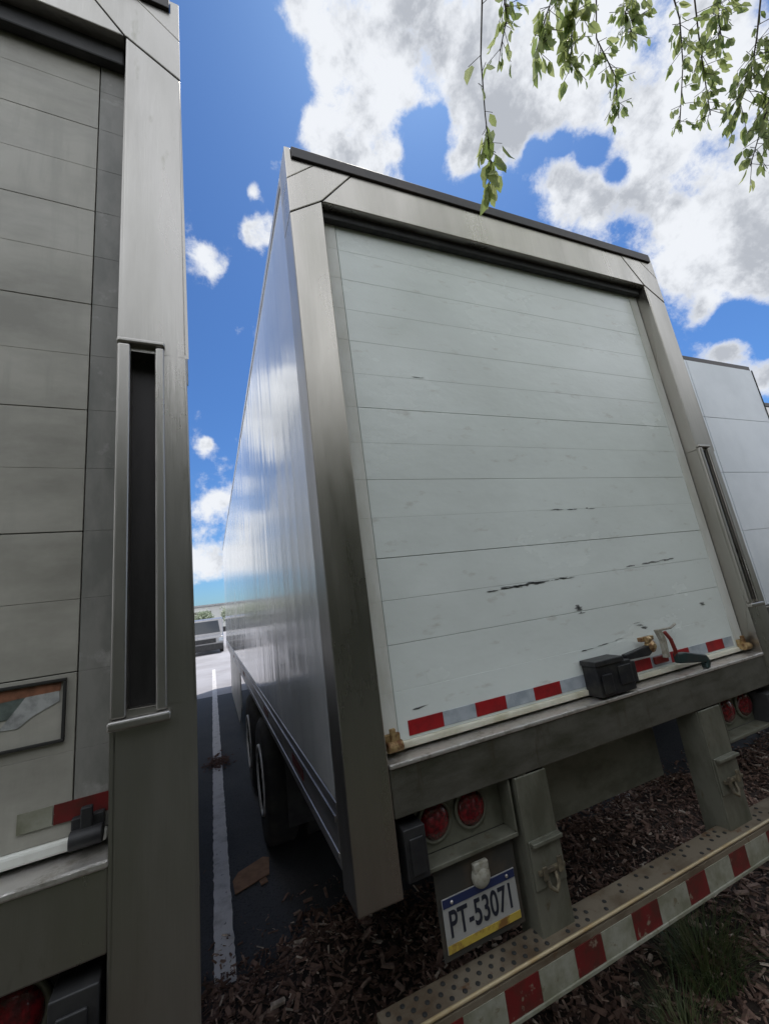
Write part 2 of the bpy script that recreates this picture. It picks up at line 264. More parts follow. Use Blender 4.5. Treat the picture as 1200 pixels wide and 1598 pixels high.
# wood chips: one loose mass
def chip_field(n, x0, x1, y0, y1, seed):
    rnd = random.Random(seed); b = bmesh.new(); k = 0
    while k < n:
        x, y = rnd.uniform(x0, x1), rnd.uniform(y0, y1)
        e = edge_y(x)-y
        if e < -1.6 or (e < -0.25 and rnd.random() < 0.985) or (e < 0.05 and rnd.random() < 0.9): continue
        z = max(mulch_z(x, y), 0.004)+rnd.uniform(0.0, 0.02)
        l = min(0.038, 0.006+rnd.expovariate(1/0.009)); w = l*rnd.uniform(0.12, 0.45); h = w*rnd.uniform(0.2, 0.5)
        rot = Matrix.Rotation(rnd.uniform(0, 6.28), 3, 'Z') @ Matrix.Rotation(rnd.gauss(0, 0.4), 3, 'X') @ Matrix.Rotation(rnd.gauss(0, 0.35), 3, 'Y')
        P = [(-l, -w, -h), (l*.8, -w*.7, -h), (l, w*.6, -h), (-l*.9, w, -h), (-l*.8, -w*.8, h), (l*.9, -w*.6, h), (l*.8, w*.8, h), (-l, w*.7, h)]
        vs = [b.verts.new(rot @ Vector(p) + Vector((x, y, z))) for p in P]
        r = rnd.random(); mi = 0 if r < .45 else 1 if r < .8 else 2 if r < .95 else 3
        for f in ((4, 5, 6, 7), (0, 1, 5, 4), (1, 2, 6, 5), (2, 3, 7, 6), (3, 0, 4, 7)): b.faces.new([vs[i] for i in f]).material_index = mi
        k += 1
    me = bpy.data.meshes.new('wood_mulch'); b.to_mesh(me); b.free()
    for c in ((0.11, 0.062, 0.045), (0.20, 0.12, 0.09), (0.33, 0.23, 0.18), (0.52, 0.43, 0.35)):
        me.materials.append(mat('wood_chip', c, 0.85, 0, var=tuple(v*0.55 for v in c), vscale=(30, 30, 30)))
    o = bpy.data.objects.new('wood_mulch', me); COL.objects.link(o)
    return tag(o, 'reddish brown shredded wood mulch covering the bed under the trailers', 'mulch', kind='stuff')
chip_field(44000, -0.9, 5.2, -0.9, 3.3, 5)

# ------------------------------------------------------------------ trailers
W, H, LEN = 2.59, 4.10, 12.3
PW = 0.157                         # corner post width
ZI, ZS, ZSB, ZPB = 3.823, 1.423, 1.262, 1.043
def rear_post(root, mats, right):
    """post from x=0 outward; mirrored for the right one; the right one carries the recessed grab slot"""
    pw = PW+0.008 if right else PW
    def X(a): return W-a if right else a
    def bx(mb, a0, a1, *r, **k): x0, x1 = sorted((X(a0), X(a1))); mb.box(x0, x1, *r, **k)
    zt = 3.715
    b = MB()
    if right:
        s0, s1, z0, z1 = pw-0.086, pw-0.026, 1.70, 2.62
        bx(b, 0, pw, 0, 0.15, ZPB, z0); bx(b, 0, pw, 0, 0.15, z1, 3.70)
        bx(b, 0, s0, 0, 0.15, z0, z1); bx(b, s1, pw, 0, 0.15, z0, z1)
        # top end is cut on the slant of the corner plate
    else:
        bx(b, 0, pw, 0, 0.15, ZPB, 3.70)
    xs = [(0, 3.70), (pw, 3.70), (pw, ZI), (0, 3.712)]
    b.prism([(X(a), z) for a, z in xs], 'y', 0.0, 0.15)
    bmesh.ops.remove_doubles(b.bm, verts=b.bm.verts[:], dist=1e-5)
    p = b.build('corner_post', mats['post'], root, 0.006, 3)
    if right:
        s = MB(); bx(s, s0-0.001, s1+0.001, 0.055, 0.06, z0, z1); s.build('slot_lining', M['slot'], p)
        t = MB()                                     # raised trim round the slot
        bx(t, s0-0.022, s0+0.001, -0.014, 0.004, z0-0.01, z1+0.012); bx(t, s1-0.001, s1+0.030, -0.016, 0.006, z0-0.01, z1+0.012)
        bx(t, s0-0.024, s1+0.032, -0.018, 0.004, z1+0.013, z1+0.030); bx(t, s0-0.030, s1+0.034, -0.026, 0.008, z0-0.032, z0-0.011)
        t.build('grab_handle', mats['post'], p, 0.006, 3)
    return p

def text_mesh(name, body, size, m, parent, loc, rot, sx=1.0, extrude=0.0008):
    cu = bpy.data.curves.new(name, 'FONT'); cu.body = body; cu.size = size; cu.extrude = extrude; cu.align_x = 'CENTER'; cu.align_y = 'CENTER'; cu.offset = size*0.012
    t = bpy.data.objects.new(name, cu); COL.objects.link(t); dg = bpy.context.evaluated_depsgraph_get()
    me = bpy.data.meshes.new_from_object(t.evaluated_get(dg)); COL.objects.unlink(t); bpy.data.objects.remove(t)
    me.materials.clear(); me.materials.append(m)
    o = bpy.data.objects.new(name, me); COL.objects.link(o); o.parent = parent; o.location = loc; o.rotation_euler = rot; o.scale = (sx, 1, 1)
    return o

def dual_wheel(root, y, left):
    sgn = -1 if left else 1; xo = -0.02 if left else W+0.02
    for k in (0, 1):
        xc = xo - sgn*(0.14+k*0.33)
        t = MB().lathe([(-0.125, 0.30), (-0.135, 0.36), (-0.13, 0.46), (-0.10, 0.505), (0.10, 0.505), (0.13, 0.46), (0.135, 0.36), (0.125, 0.30), (0.11, 0.288), (-0.11, 0.288)], (xc, y, 0.505), 'x', 48)
        if k == 0:
            w = t.build('wheel', M['tyre'], root)
            d = sgn
            MB().lathe([(0.125*d, 0.285), (0.142*d, 0.282), (0.142*d, 0.258), (0.10*d, 0.245), (0.05*d, 0.21), (0.055*d, 0.12), (0.09*d, 0.11), (0.12*d, 0.085), (0.125*d, 0.04), (0.0, 0.04)], (xc, y, 0.505), 'x', 40).build('rim', M['rim'], w)
        else:
            t.build('inner_tyre', M['tyre'], w)

def make_trailer(name, label, corner, rz, dz, mats, left_half=True, seams='', first_red=0.28, tape=True, latch=False, plate=False, simple=False, Lg=LEN):
    """corner = world position of the rear left corner at the ground"""
    root = empty(name, (corner[0], corner[1], 0), rz); tag(root, label, 'trailer', 'white box trailers parked side by side with their rear doors to the mulch bed')
    body = empty('box_body', (0, 0, dz)); body.parent = root
    # everything of the box hangs on the root directly; dz shifts its heights
    bpy.data.objects.remove(body)
    made = []
    class P2:                                                   # parent proxy: children get the root, then dz
        pass
    start = set(o.name for o in bpy.data.objects)
    # --- rear frame
    rear_post(root, mats, False); rear_post(root, mats, True)
    g = 0.004
    hb = MB(); pr = PW+0.008
    A = [(PW+0.012, ZI), (W-pr-0.012, ZI), (W-pr-0.155, 4.030), (PW+0.155, 4.030)]
    hb.prism([(PW+g, ZI), (W-pr-g, ZI), (W-0.325-g, 4.034), (0.325+g, 4.034)], 'y', 0.0, 0.15)
    hd = hb.build('header', mats['post'], root, 0.004)
    for side in (0, 1):
        def X(a): return W-a if side else a
        pw = pr if side else PW
        c = MB().prism([(X(0), 3.716), (X(pw), ZI+0.004), (X(0.325), 4.034), (X(0.142), 4.034), (X(0.0), 3.906)], 'y', -0.001, 0.15).build('corner_plate', mats['post'], hd, 0.003)
        MB().prism([(X(0), 3.910), (X(0.138), 4.034), (X(0.03), 4.034), (X(0.03), 4.10), (X(0.0), 4.10)], 'y', 0.0, 0.15).build('corner_cap', mats['post'], hd, 0.003)
    MB().box(0.031, W-0.031, -0.012, 0.15, 4.0355, 4.096).build('rain_gutter', M['gutter'], root, 0.003)
    MB().box(0.02, W-0.02, 0.012, 0.14, 3.70, 3.9).build('seam_backing', M['gap'], hd) if False else None
    # --- sill
    MB().box(PW+0.002, W-pr-0.002, 0.004, 0.17, ZSB, ZS-0.012).build('rear_sill', mats['sill'], root, 0.004)
    lb = MB(); lb.box(PW+0.002, W-pr-0.002, -0.004, 0.165, ZS-0.0115, ZS+0.004)
    lb.build('sill_tread', M['lip'], root, 0.004)
    # --- roll-up door
    x0, x1 = PW+0.004, W-pr-0.004; YD = 0.075
    MB().box(x0, x1, YD+0.012, YD+0.03, ZS+0.02, ZI+0.18).build('door_backing', M['seam'] if mats['door'] is M['door'] else M['seam_dirty'], root)
    d = MB(); tr = MB(); tq = MB(); z = 1.463; step = 0.1675; k = 0; e = 0.078
    strong = {2: .002, 4: .003, 6: .0014, 8: .0022, 10: .0006, 12: .0006, 3: .0012}
    while z < ZI+0.1:
        gp = strong.get(k, 0.0002)
        if mats['door'] is M['door_dirty']: gp = 0.003 if k % 2 == 0 and k > 0 else 0.0002
        d.box(x0+e, x1-e, YD, YD+0.02, z+gp/2, z+step-strong.get(k+1, 0.0002)/2)
        tr.box(x0+0.002, x0+e-0.0035, YD-0.002, YD+0.02, z+.0001, z+step-.0001); tq.box(x1-e+0.0035, x1-0.002, YD-0.002, YD+0.02, z+.0001, z+step-.0001)
        z += step; k += 1
    door = d.build('roll_up_door', mats['door'], root, 0.0008, 1)
    tr.build('door_edge', mats['track'], door, 0.0006, 1); tq.build('door_edge', mats['track'], door, 0.0006, 1)
    MB().box(x0+0.004, x1-0.004, 0.040, YD-0.003, ZI-(0.075 if mats.get('dirty') else 0.045), ZI+0.02).build('header_seal', M['black'], root, 0.006)  # black strip: thin seal plus painted shade under the header
    MB().box(x0+0.01, x1-0.01, YD-0.012, YD+0.02, 1.438, 1.4625).build('bottom_seal', M['seal'] if not mats.get('dirty') else M['track'], door, 0.006)
    for xa in (x0+0.015, x1-0.075):                              # corner rollers
        q = MB(); q.box(xa, xa+0.06, YD-0.02, YD-0.003, 1.452, 1.50); q.lathe([(-0.03, 0.018), (0.03, 0.018)], (xa+0.03, YD-0.03, 1.463), 'x', 16); q.box(xa+0.018, xa+0.04, YD-0.032, YD-0.018, 1.465, 1.52)
        q.build('roller_bracket', M['black'] if mats.get('dirty') else M['rust'], door, 0.003)
    if mats.get('dirty'):
        MB().box(2.312, x1-0.002, YD-0.0045, YD-0.0024, 1.494, 1.532).build('reflective_tape', M['redworn'], door, label='torn dark red reflective tape')
        MB().box(2.25, 2.31, YD-0.0045, YD-0.0024, 1.494, 1.532).build('reflective_tape', M['silverworn'], door)
    elif tape:
        xs = first_red; i = 0
        while xs < x1-0.1:
            wd = 0.15
            MB().box(xs, min(xs+wd, x1-0.1), YD-0.0025, YD-0.0004, 1.474, 1.525).build('reflective_tape', M['red'] if i % 2 == 0 else M['silver'], door, label='red reflective tape' if i % 2 == 0 else 'silver white reflective tape')
            xs += wd+0.0005; i += 1
    if mats.get('swing'):
        for (a, c) in ((0.03, W/2-0.005), (W/2+0.005, W-0.06)):
            q = MB(); zz = [ZS+0.02, 2.15, 2.75, 3.36, 4.03]
            for i in range(4): q.box(a, c, -0.03, -0.004, zz[i]+0.0012, zz[i+1]-0.0012)
            q.build('swing_door', mats['door'], root, 0.002, 1)
        MB().box(W-0.058, W-0.045, -0.035, -0.001, ZS, 4.03).build('door_seal', M['gap'], root)
    # dark recess above the door, inner jamb flanges
    MB().box(PW-0.03, x0, 0.152, 0.20, ZS, ZI).build('door_jamb', M['gap'], root); MB().box(x1, W-pr+0.03, 0.152, 0.20, ZS, ZI).build('door_jamb', M['gap'], root)
    # --- walls, roof, floor
    for side in (0, 1):
        xa, xb = (W-0.03, W-0.004) if side else (0.004, 0.03)
        sw = MB(); y = 0.152
        while y < Lg-0.02:
            y2 = min(y+1.22, Lg-0.02); sw.box(xa, xb, y, y2-0.003, 1.305, 4.035); y = y2
        s = sw.build('side_wall', mats['side'], root, 0.002, 1)
        MB().box(xa-0.006 if not side else xa, xb if not side else xb+0.006, 0.152, Lg-0.01, 4.036, 4.085).build('top_rail', M['rail'], root, 0.006)
        br = MB(); br.box(xa-0.004, xb+0.004, 0.152, Lg-0.01, 1.10, 1.304); br.box(xa-0.010 if not side else xb-0.004, xa+0.004 if not side else xb+0.010, 0.16, Lg-0.01, 1.238, 1.262)
        br.box(xa-0.008 if not side else xb-0.004, xa+0.004 if not side else xb+0.008, 0.16, Lg-0.01, 1.13, 1.15)
        xr = (-0.002, 0.0) if not side else (W, W+0.002)
        bo = br.build('bottom_rail', M['rail'], root, 0.003)
        for yy in (0.75, 2.1, 4.6, 7.4, 10.2):
            mk = MB(); mk.box(xa-0.0035-0.004 if not side else xb+0.0035, xa-0.0035 if not side else xb+0.0075, yy, yy+0.28, 1.180, 1.228)
            mk.build('side_tape', M['redworn'], bo)
    MB().box(0.0, W, 0.152, Lg, 4.086, 4.10).build('roof', mats['side'], root, 0.004)
    MB().box(0.004, W-0.004, Lg-0.018, Lg+0.03, 1.10, 4.085).build('front_wall', mats['side'], root, 0.01)
    f = MB(); f.box(0.035, W-0.035, 0.175, Lg-0.02, 1.235, 1.26)
    yy = 0.5
    while yy < Lg: f.box(0.035, W-0.035, yy, yy+0.05, 1.13, 1.234); yy += 0.38
    f.build('floor', M['under'], root)
    # --- chassis
    c = MB(); c.box(0.78, 0.88, 0.3, Lg-1.5, 0.93, 1.129); c.box(1.71, 1.81, 0.3, Lg-1.5, 0.93, 1.129)
    c.build('chassis_rail', M['chassis'], root)
    MB().box(0.84, 1.74, 0.24, 0.30, 0.92, 1.20).build('cross_member', M['crossmember'], root, 0.004)
    # --- tail lamps
    for side in (0, 1):
        def X(a): return W-a if side else a
        def bx(mb, a0, a1, *r, **k): q0, q1 = sorted((X(a0), X(a1))); mb.box(q0, q1, *r, **k)
        t = MB(); bx(t, 0.262, 0.635, 0.085, 0.09, 1.085, ZSB-0.004); bx(t, 0.262, 0.635, 0.012, 0.084, 1.072, 1.086); bx(t, 0.627, 0.635, 0.012, 0.084, 1.087, ZSB-0.004)
        tp = t.build('tail_light_panel', mats['upright'], root, 0.003)
        for xx in (0.335, 0.49):
            l = MB().lathe([(0, 0.057), (-0.012, 0.057), (-0.02, 0.05), (-0.03, 0.032), (-0.033, 0.0005)], (X(xx), 0.084, 1.182), 'y', 32).build('tail_light', M['lens'], tp)
            ring = MB(); ring.lathe([(0, 0.070), (-0.010, 0.070), (-0.013, 0.064), (-0.012, 0.058), (0, 0.058)], (X(xx), 0.0842, 1.182), 'y', 32); ring.build('lamp_ring', M['upright'], l)
        q = MB(); bx(q, 0.178, 0.258, -0.004, 0.12, 1.078, 1.228); bx(q, 0.195, 0.245, -0.010, -0.003, 1.095, 1.20)
        q.build('rubber_bumper', M['black'], root, 0.014, 3)
    # --- bumper and struts
    zb = -dz*0.0
    for xu in (0.652, 1.765):
        wd = 0.15 if xu < 1 else 0.168
        u = MB(); u.box(xu, xu+wd, 0.0, 0.008, 0.70, 1.258); u.box(xu, xu+0.006, 0.0085, 0.12, 0.70, 1.258); u.box(xu+wd-0.006, xu+wd, 0.0085, 0.12, 0.70, 1.258)
        st = u.build('bumper_strut', mats['upright'], root, 0.003)
        s2 = MB(); s2.box(xu+0.004, xu+wd-0.004, -0.010, -0.0005, 0.90, 1.052); s2.box(xu+0.008, xu+wd-0.004, -0.030, -0.0105, 1.038, 1.052)
        s2.build('strut_plate', mats['upright'], st, 0.003)
        s3 = MB(); zc = 0.945; s3.tube([(xu+0.05, -0.014, zc), (xu+0.052, -0.026, zc-0.035), (xu+0.072, -0.030, zc-0.052), (xu+0.092, -0.026, zc-0.035), (xu+0.094, -0.014, zc)], 0.008)
        s3.box(xu+0.02, xu+wd-0.012, -0.024, -0.0105, zc+0.002, zc+0.016); s3.box(xu+0.03, xu+0.05, -0.030, -0.0245, zc-0.012, zc+0.03); s3.box(xu+0.10, xu+0.122, -0.032, -0.0245, zc-0.004, zc+0.045)
        s3.build('strut_hook', M['hook'], st, 0.002)
    b = MB(); b.box(0.045, W-0.045, -0.045, 0.062, 0.748, 0.758); b.box(0.045, W-0.045, -0.045, -0.037, 0.640, 0.7475); b.box(0.045, W-0.045, 0.052, 0.060, 0.66, 0.7475)
    bum = b.build('step_bumper', M['bumper'], root, 0.003)
    MB().tube([(0.042, -0.044, 0.7595), (0.8, -0.045, 0.760), (1.6, -0.043, 0.759), (W-0.042, -0.044, 0.7595)], 0.0055).build('bumper_edge', M['bumperlip'], bum)
    MB().box(0.045, W-0.045, -0.052, -0.0455, 0.633, 0.645).build('bumper_lower_edge', M['silverworn'], bum, 0.002)
    tr = MB(); x = 0.075; r = 0
    while x < W-0.07:
        for yy, o in ((-0.018, 0), (0.010, 0.024), (0.038, 0)):
            if x > 0.62 and random.random() < 0.5: continue
            tr.lathe([(0, 0.0085), (0.0015, 0.008), (0.002, 0.003)], (x+o, yy, 0.7583), 'z', 8)
        x += 0.048
    tr.build('tread_holes', M['gap'], bum)
    edges = [0.05, 0.125, 0.202, 0.281, 0.437, 0.576, 0.735, 0.865, 1.023, 1.169, 1.342, 1.466, 1.634, 1.753, 1.92, 2.04, 2.20, 2.33, 2.50]
    for i in range(len(edges)-1):
        red = i % 2 == 0
        MB().box(edges[i]+0.0005, edges[i+1]-0.0005, -0.0475, -0.0455, 0.6455, 0.728).build('reflective_tape', M['redworn'] if red else M['silverworn'], bum, label='worn red reflective tape' if red else 'worn white reflective tape')
    # --- number plate
    if plate:
        h = MB(); h.box(0.285, 0.62, 0.040, 0.046, 0.80, 1.07); h.box(0.285, 0.62, 0.0465, 0.085, 1.055, 1.07)
        hp = h.build('plate_holder', M['chassis'], root, 0.003)
        p = MB(); p.box(0.299, 0.602, 0.034, 0.0372, 0.822, 0.974, 0)
        pl = p.build('number_plate', M['plate_white'], root, 0.001)
        MB().box(0.301, 0.600, 0.0322, 0.0338, 0.948, 0.972).build('plate_band', M['plate_blue'], pl)
        MB().box(0.301, 0.600, 0.0322, 0.0338, 0.824, 0.846).build('plate_band', M['plate_yellow'], pl)
        text_mesh('lettering', 'PT-53071', 0.104, M['plate_ink'], pl, (0.4505, 0.0330, 0.896), (R(90), 0, 0), 0.66)
        for bxx in (0.335, 0.566): MB().lathe([(0, 0.006), (-0.003, 0.005), (-0.004, 0.001)], (bxx, 0.0318, 0.960), 'y', 10).build('plate_bolt', M['lip'], pl)
        q = MB(); q.lathe([(0, 0.038), (-0.014, 0.035), (-0.022, 0.024), (-0.024, 0.001)], (0.462, 0.036, 0.996), 'y', 20); q.box(0.432, 0.492, 0.016, 0.035, 1.012, 1.042)
        q.build('plate_lamp', M['cream'], root, 0.004)
    # --- latch on the door bottom
    if latch:
        q = MB(); q.box(1.175, 1.395, -0.008, 0.072, 1.437, 1.565); q.box(1.165, 1.345, -0.016, 0.070, 1.5655, 1.588); q.box(1.19, 1.25, -0.018, -0.009, 1.45, 1.53); q.box(1.30, 1.38, -0.016, -0.009, 1.47, 1.55)
        q.box(1.3955, 1.43, 0.0, 0.06, 1.46, 1.55)
        lt = q.build('door_latch', M['blackmetal'], door, 0.006, 2)
        a = MB(); a.prism([(1.405, 1.552), (1.565, 1.548), (1.62, 1.575), (1.62, 1.60), (1.55, 1.592), (1.405, 1.578)], 'y', 0.018, 0.044); a.build('latch_lever', M['blackmetal'], lt, 0.004)
        a = MB(); a.lathe([(0, 0.030), (-0.02, 0.030), (-0.026, 0.018), (-0.035, 0.012)], (1.60, 0.04, 1.588), 'y', 20); a.lathe([(0, 0.016), (0.03, 0.013)], (1.565, 0.02, 1.622), 'x', 12); a.box(1.545, 1.64, 0.03, 0.05, 1.612, 1.632)
        a.build('latch_pivot', M['brass'], lt, 0.003)
        a = MB(); a.box(1.64, 1.74, 0.052, 0.066, 1.49, 1.525); a.tube([(1.71, 0.02, 1.64), (1.728, 0.01, 1.60), (1.74, 0.01, 1.545), (1.745, 0.02, 1.51)], 0.010); a.build('lock_seal', M['lockred'], lt, 0.004)
        a = MB(); a.prism([(1.655, 1.655), (1.69, 1.655), (1.706, 1.60), (1.70, 1.52), (1.672, 1.52), (1.676, 1.60)], 'y', 0.015, 0.035); a.tube([(1.69, 0.03, 1.648), (1.78, 0.03, 1.648), (1.83, 0.035, 1.66)], 0.006); a.build('latch_hasp', M['cream'], lt, 0.004)
        a = MB(); a.prism([(1.735, 1.532), (1.80, 1.528), (1.945, 1.492), (1.965, 1.462), (1.95, 1.428), (1.925, 1.428), (1.93, 1.458), (1.86, 1.468), (1.735, 1.485)], 'y', -0.004, 0.028); a.build('latch_handle', M['lockteal'], lt, 0.006)
        sc = MB(); rnd = random.Random(3)
        def streak(x0, z0, x1, z1, n, w, m=0):
            for i in range(n):
                t = rnd.random(); xx = x0+(x1-x0)*t; zz = z0+(z1-z0)*t+rnd.gauss(0, w*0.6); l = rnd.uniform(0.006, 0.03); h = rnd.uniform(0.0008, w)
                sc.prism([(xx-l, zz), (xx-l*.3, zz+h), (xx+l*.6, zz+h*.7), (xx+l, zz+h*.2), (xx+l*.3, zz-h*.8), (xx-l*.6, zz-h*.5)], 'y', YD-0.0011, YD-0.0003, m)
        streak(0.74, 1.948, 1.25, 1.962, 46, 0.0035); streak(0.84, 1.950, 1.05, 1.955, 20, 0.006); streak(1.62, 1.975, 2.05, 1.99, 24, 0.004); streak(1.15, 2.30, 1.55, 2.30, 9, 0.004)
        streak(1.235, 1.83, 1.26, 1.78, 10, 0.006); streak(1.60, 1.70, 1.66, 1.66, 8, 0.004); streak(2.15, 1.735, 2.17, 1.70, 5, 0.004); streak(0.55, 2.98, 0.60, 2.98, 3, 0.002)
        streak(1.15, 1.62, 1.5, 1.64, 10, 0.002); streak(0.30, 1.555, 0.36, 1.56, 4, 0.003)
        sc.build('scuff_marks', mat('dark_scuff', (0.27, 0.28, 0.275), 0.7, var=(0.12, 0.125, 0.12), vscale=(30, 30, 30)), door)
    # --- running gear
    if dz or True:
        pass
    new = [o for o in bpy.data.objects if o.name not in start and o.parent is root]
    for o in new: o.location.z += dz
    for y in (2.9, 4.2):
        MB().tube([(0.3, y, 0.505), (W-0.3, y, 0.505)], 0.065, 12).build('axle', M['chassis'], root)
        for l in (True, False): dual_wheel(root, y, l)
    s = MB(); s.box(0.80, 0.86, 2.2, 4.9, 0.60, 0.93+dz*0.98); s.box(1.73, 1.79, 2.2, 4.9, 0.60, 0.93+dz*0.98); s.build('suspension', M['chassis'], root)
    for xx in (0.12, W-0.72):
        MB().box(xx, xx+0.6, 2.20, 2.21, 0.36, 1.10).build('mud_flap', M['black'], root)
    for xx in (0.01, W-0.025):
        MB().prism([(5.9, 1.098), (Lg-2.6, 1.098), (Lg-2.6, 0.20), (6.5, 0.20), (5.95, 0.55)], 'x', xx, xx+0.015).build('side_skirt', M['skirt'], root)
    for xx in (0.55, W-0.65):
        l = MB(); l.box(xx, xx+0.1, Lg-2.3, Lg-2.2, 0.05, 1.12); l.box(xx-0.06, xx+0.16, Lg-2.37, Lg-2.13, 0.005, 0.05); l.build('landing_leg', M['chassis'], root, 0.004)
    return root

clean = dict(post=M['post'], door=M['door'], track=M['track'], side=M['side'], sill=M['sill'], upright=M['upright'])
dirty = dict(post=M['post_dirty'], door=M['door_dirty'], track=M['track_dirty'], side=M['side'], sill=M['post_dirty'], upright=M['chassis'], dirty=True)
pale = dict(post=M['white2'], door=M['white2'], track=M['white2'], side=M['side'], sill=M['sill'], upright=M['upright'], swing=True)

main_t = make_trailer('box_trailer', 'white box trailer in the middle with number plate and black door latch', (0, 0), 0, 0, clean, latch=True, plate=True)

rzL = R(3.0); cx, cy = -0.426, -0.298
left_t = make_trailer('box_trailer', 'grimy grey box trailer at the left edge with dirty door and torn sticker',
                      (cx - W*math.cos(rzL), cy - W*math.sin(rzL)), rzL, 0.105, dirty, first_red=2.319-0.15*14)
# torn placard frame on the grimy door, in the trailer's own frame
doorL = [o for o in left_t.children if o.name.startswith('roll_up_door')][0]
pz = 1.655; px1 = 2.325
fr = MB(); yF = 0.066
fr.box(px1-0.45, px1, yF, 0.0745, pz+0.128, pz+0.134); fr.box(px1-0.45, px1, yF, 0.0745, pz, pz+0.006); fr.box(px1-0.006, px1, yF, 0.0745, pz+0.0065, pz+0.1275); fr.box(px1-0.45, px1-0.444, yF, 0.0745, pz+0.0065, pz+0.1275)
pf = fr.build('placard_frame', M['gap'], doorL, 0.001)
def patch(pts, col, y=0.0742, m=None):
    MB().prism([(px1+a, pz+b) for a, b in pts], 'y', y-0.0008, y).build('torn_sticker', mat('sticker_ink', col, 0.5, 0, var=tuple(c*0.6 for c in col), vscale=(30, 30, 30)), doorL)
patch([(-0.43, 0.126), (-0.01, 0.126), (-0.012, 0.108), (-0.20, 0.098), (-0.43, 0.094)], (0.30, 0.13, 0.075))
patch([(-0.43, 0.0935), (-0.20, 0.0975), (-0.075, 0.106), (-0.10, 0.066), (-0.43, 0.058)], (0.13, 0.16, 0.145))
patch([(-0.014, 0.1075), (-0.074, 0.106), (-0.118, 0.046), (-0.085, 0.044), (-0.06, 0.064), (-0.012, 0.086)], (0.42, 0.43, 0.42))
patch([(-0.43, 0.0575), (-0.12, 0.063), (-0.13, 0.047), (-0.43, 0.036)], (0.24, 0.17, 0.12))

right_t = make_trailer('box_trailer', 'pale white box trailer behind the right edge of the middle trailer', (3.13, 0.9), 0, 0.02, pale)
far_t = make_trailer('box_trailer', 'rightmost box trailer, only its upper corner showing past the pale one', (6.35, 1.5), 0, -0.02, clean)
hid = None

# ------------------------------------------------------------------ cardboard scrap on the asphalt
cb = MB(); pts = [(-0.285, 2.30), (-0.03, 2.40), (-0.005, 2.62), (-0.05, 2.66), (-0.25, 2.56), (-0.295, 2.47)]
cb.prism(pts, 'z', 0.012, 0.017); cb.prism([(-0.10, 2.29), (-0.05, 2.31), (-0.06, 2.373), (-0.11, 2.352)], 'z', 0.014, 0.018)
tag(cb.build('cardboard', mat('brown_cardboard', (0.30, 0.17, 0.10), 0.85, 0, var=(0.20, 0.11, 0.065), vscale=(9, 9, 9), bump=0.002)), 'torn flat piece of brown cardboard lying on the asphalt beside the white stripe', 'cardboard')

# leaf litter over the gap in the stripe
b = bmesh.new(); rnd = random.Random(9)
for i in range(260):
    x, y = rnd.gauss(-0.36, 0.09), rnd.gauss(5.4, 0.16); a = rnd.uniform(0, 6.28); s = rnd.uniform(0.012, 0.03)
    vs = [b.verts.new((x+s*k*math.cos(a+t), y+s*k*math.sin(a+t), 0.010+rnd.uniform(0, 0.02))) for t, k in ((0, 1.3), (1.5, .5), (3.14, 1.2), (4.7, .5))]
    b.faces.new(vs)
me = bpy.data.meshes.new('leaf_litter'); b.to_mesh(me); b.free(); me.materials.append(mat('dead_leaf', (0.10, 0.05, 0.035), 0.8))
o = bpy.data.objects.new('leaf_litter', me); COL.objects.link(o); tag(o, 'small drift of brown leaf litter across the white stripe', 'leaf litter', kind='stuff')

# ------------------------------------------------------------------ grass tufts in the mulch
def tuft(x, y, n, r, h, label, seed):
    rnd = random.Random(seed); b = bmesh.new(); z0 = mulch_z(x, y)
    for i in range(n):
        a = rnd.uniform(0, 6.28); d = r*math.sqrt(rnd.random()); bx, by = d*math.cos(a), d*math.sin(a)
        la = a+rnd.gauss(0, .6); lean = rnd.uniform(.25, .95); hh = h*rnd.uniform(.5, 1.15); w = rnd.uniform(.0015, .0032)
        pr = Vector((-math.sin(la), math.cos(la), 0)); prev = None
        for q in range(5):
            t = q/4; p = Vector((bx+math.cos(la)*lean*hh*t*t, by+math.sin(la)*lean*hh*t*t, hh*t*(1-.35*lean*t)))
            c = [b.verts.new(p-pr*w*(1-t*.9)), b.verts.new(p+pr*w*(1-t*.9))]
            if prev: b.faces.new((prev[0], prev[1], c[1], c[0]))
            prev = c
    me = bpy.data.meshes.new('grass_tuft'); b.to_mesh(me); b.free(); me.materials.append(M['grass'])
    o = bpy.data.objects.new('grass_tuft', me); COL.objects.link(o); o.location = (x, y, z0-0.005)
    return tag(o, label, 'grass', 'grass tufts in the mulch')
M['grass'] = mat('grass_blade', (0.055, 0.085, 0.028), 0.55, 0, var=(0.10, 0.11, 0.04), vscale=(9, 9, 9))
tuft(1.72, 0.27, 420, 0.15, 0.30, 'bushy green grass tuft growing in the mulch in front of the step bumper', 1)
tuft(1.35, 0.12, 160, 0.10, 0.22, 'thin low grass tuft nearest the camera in the mulch', 2)

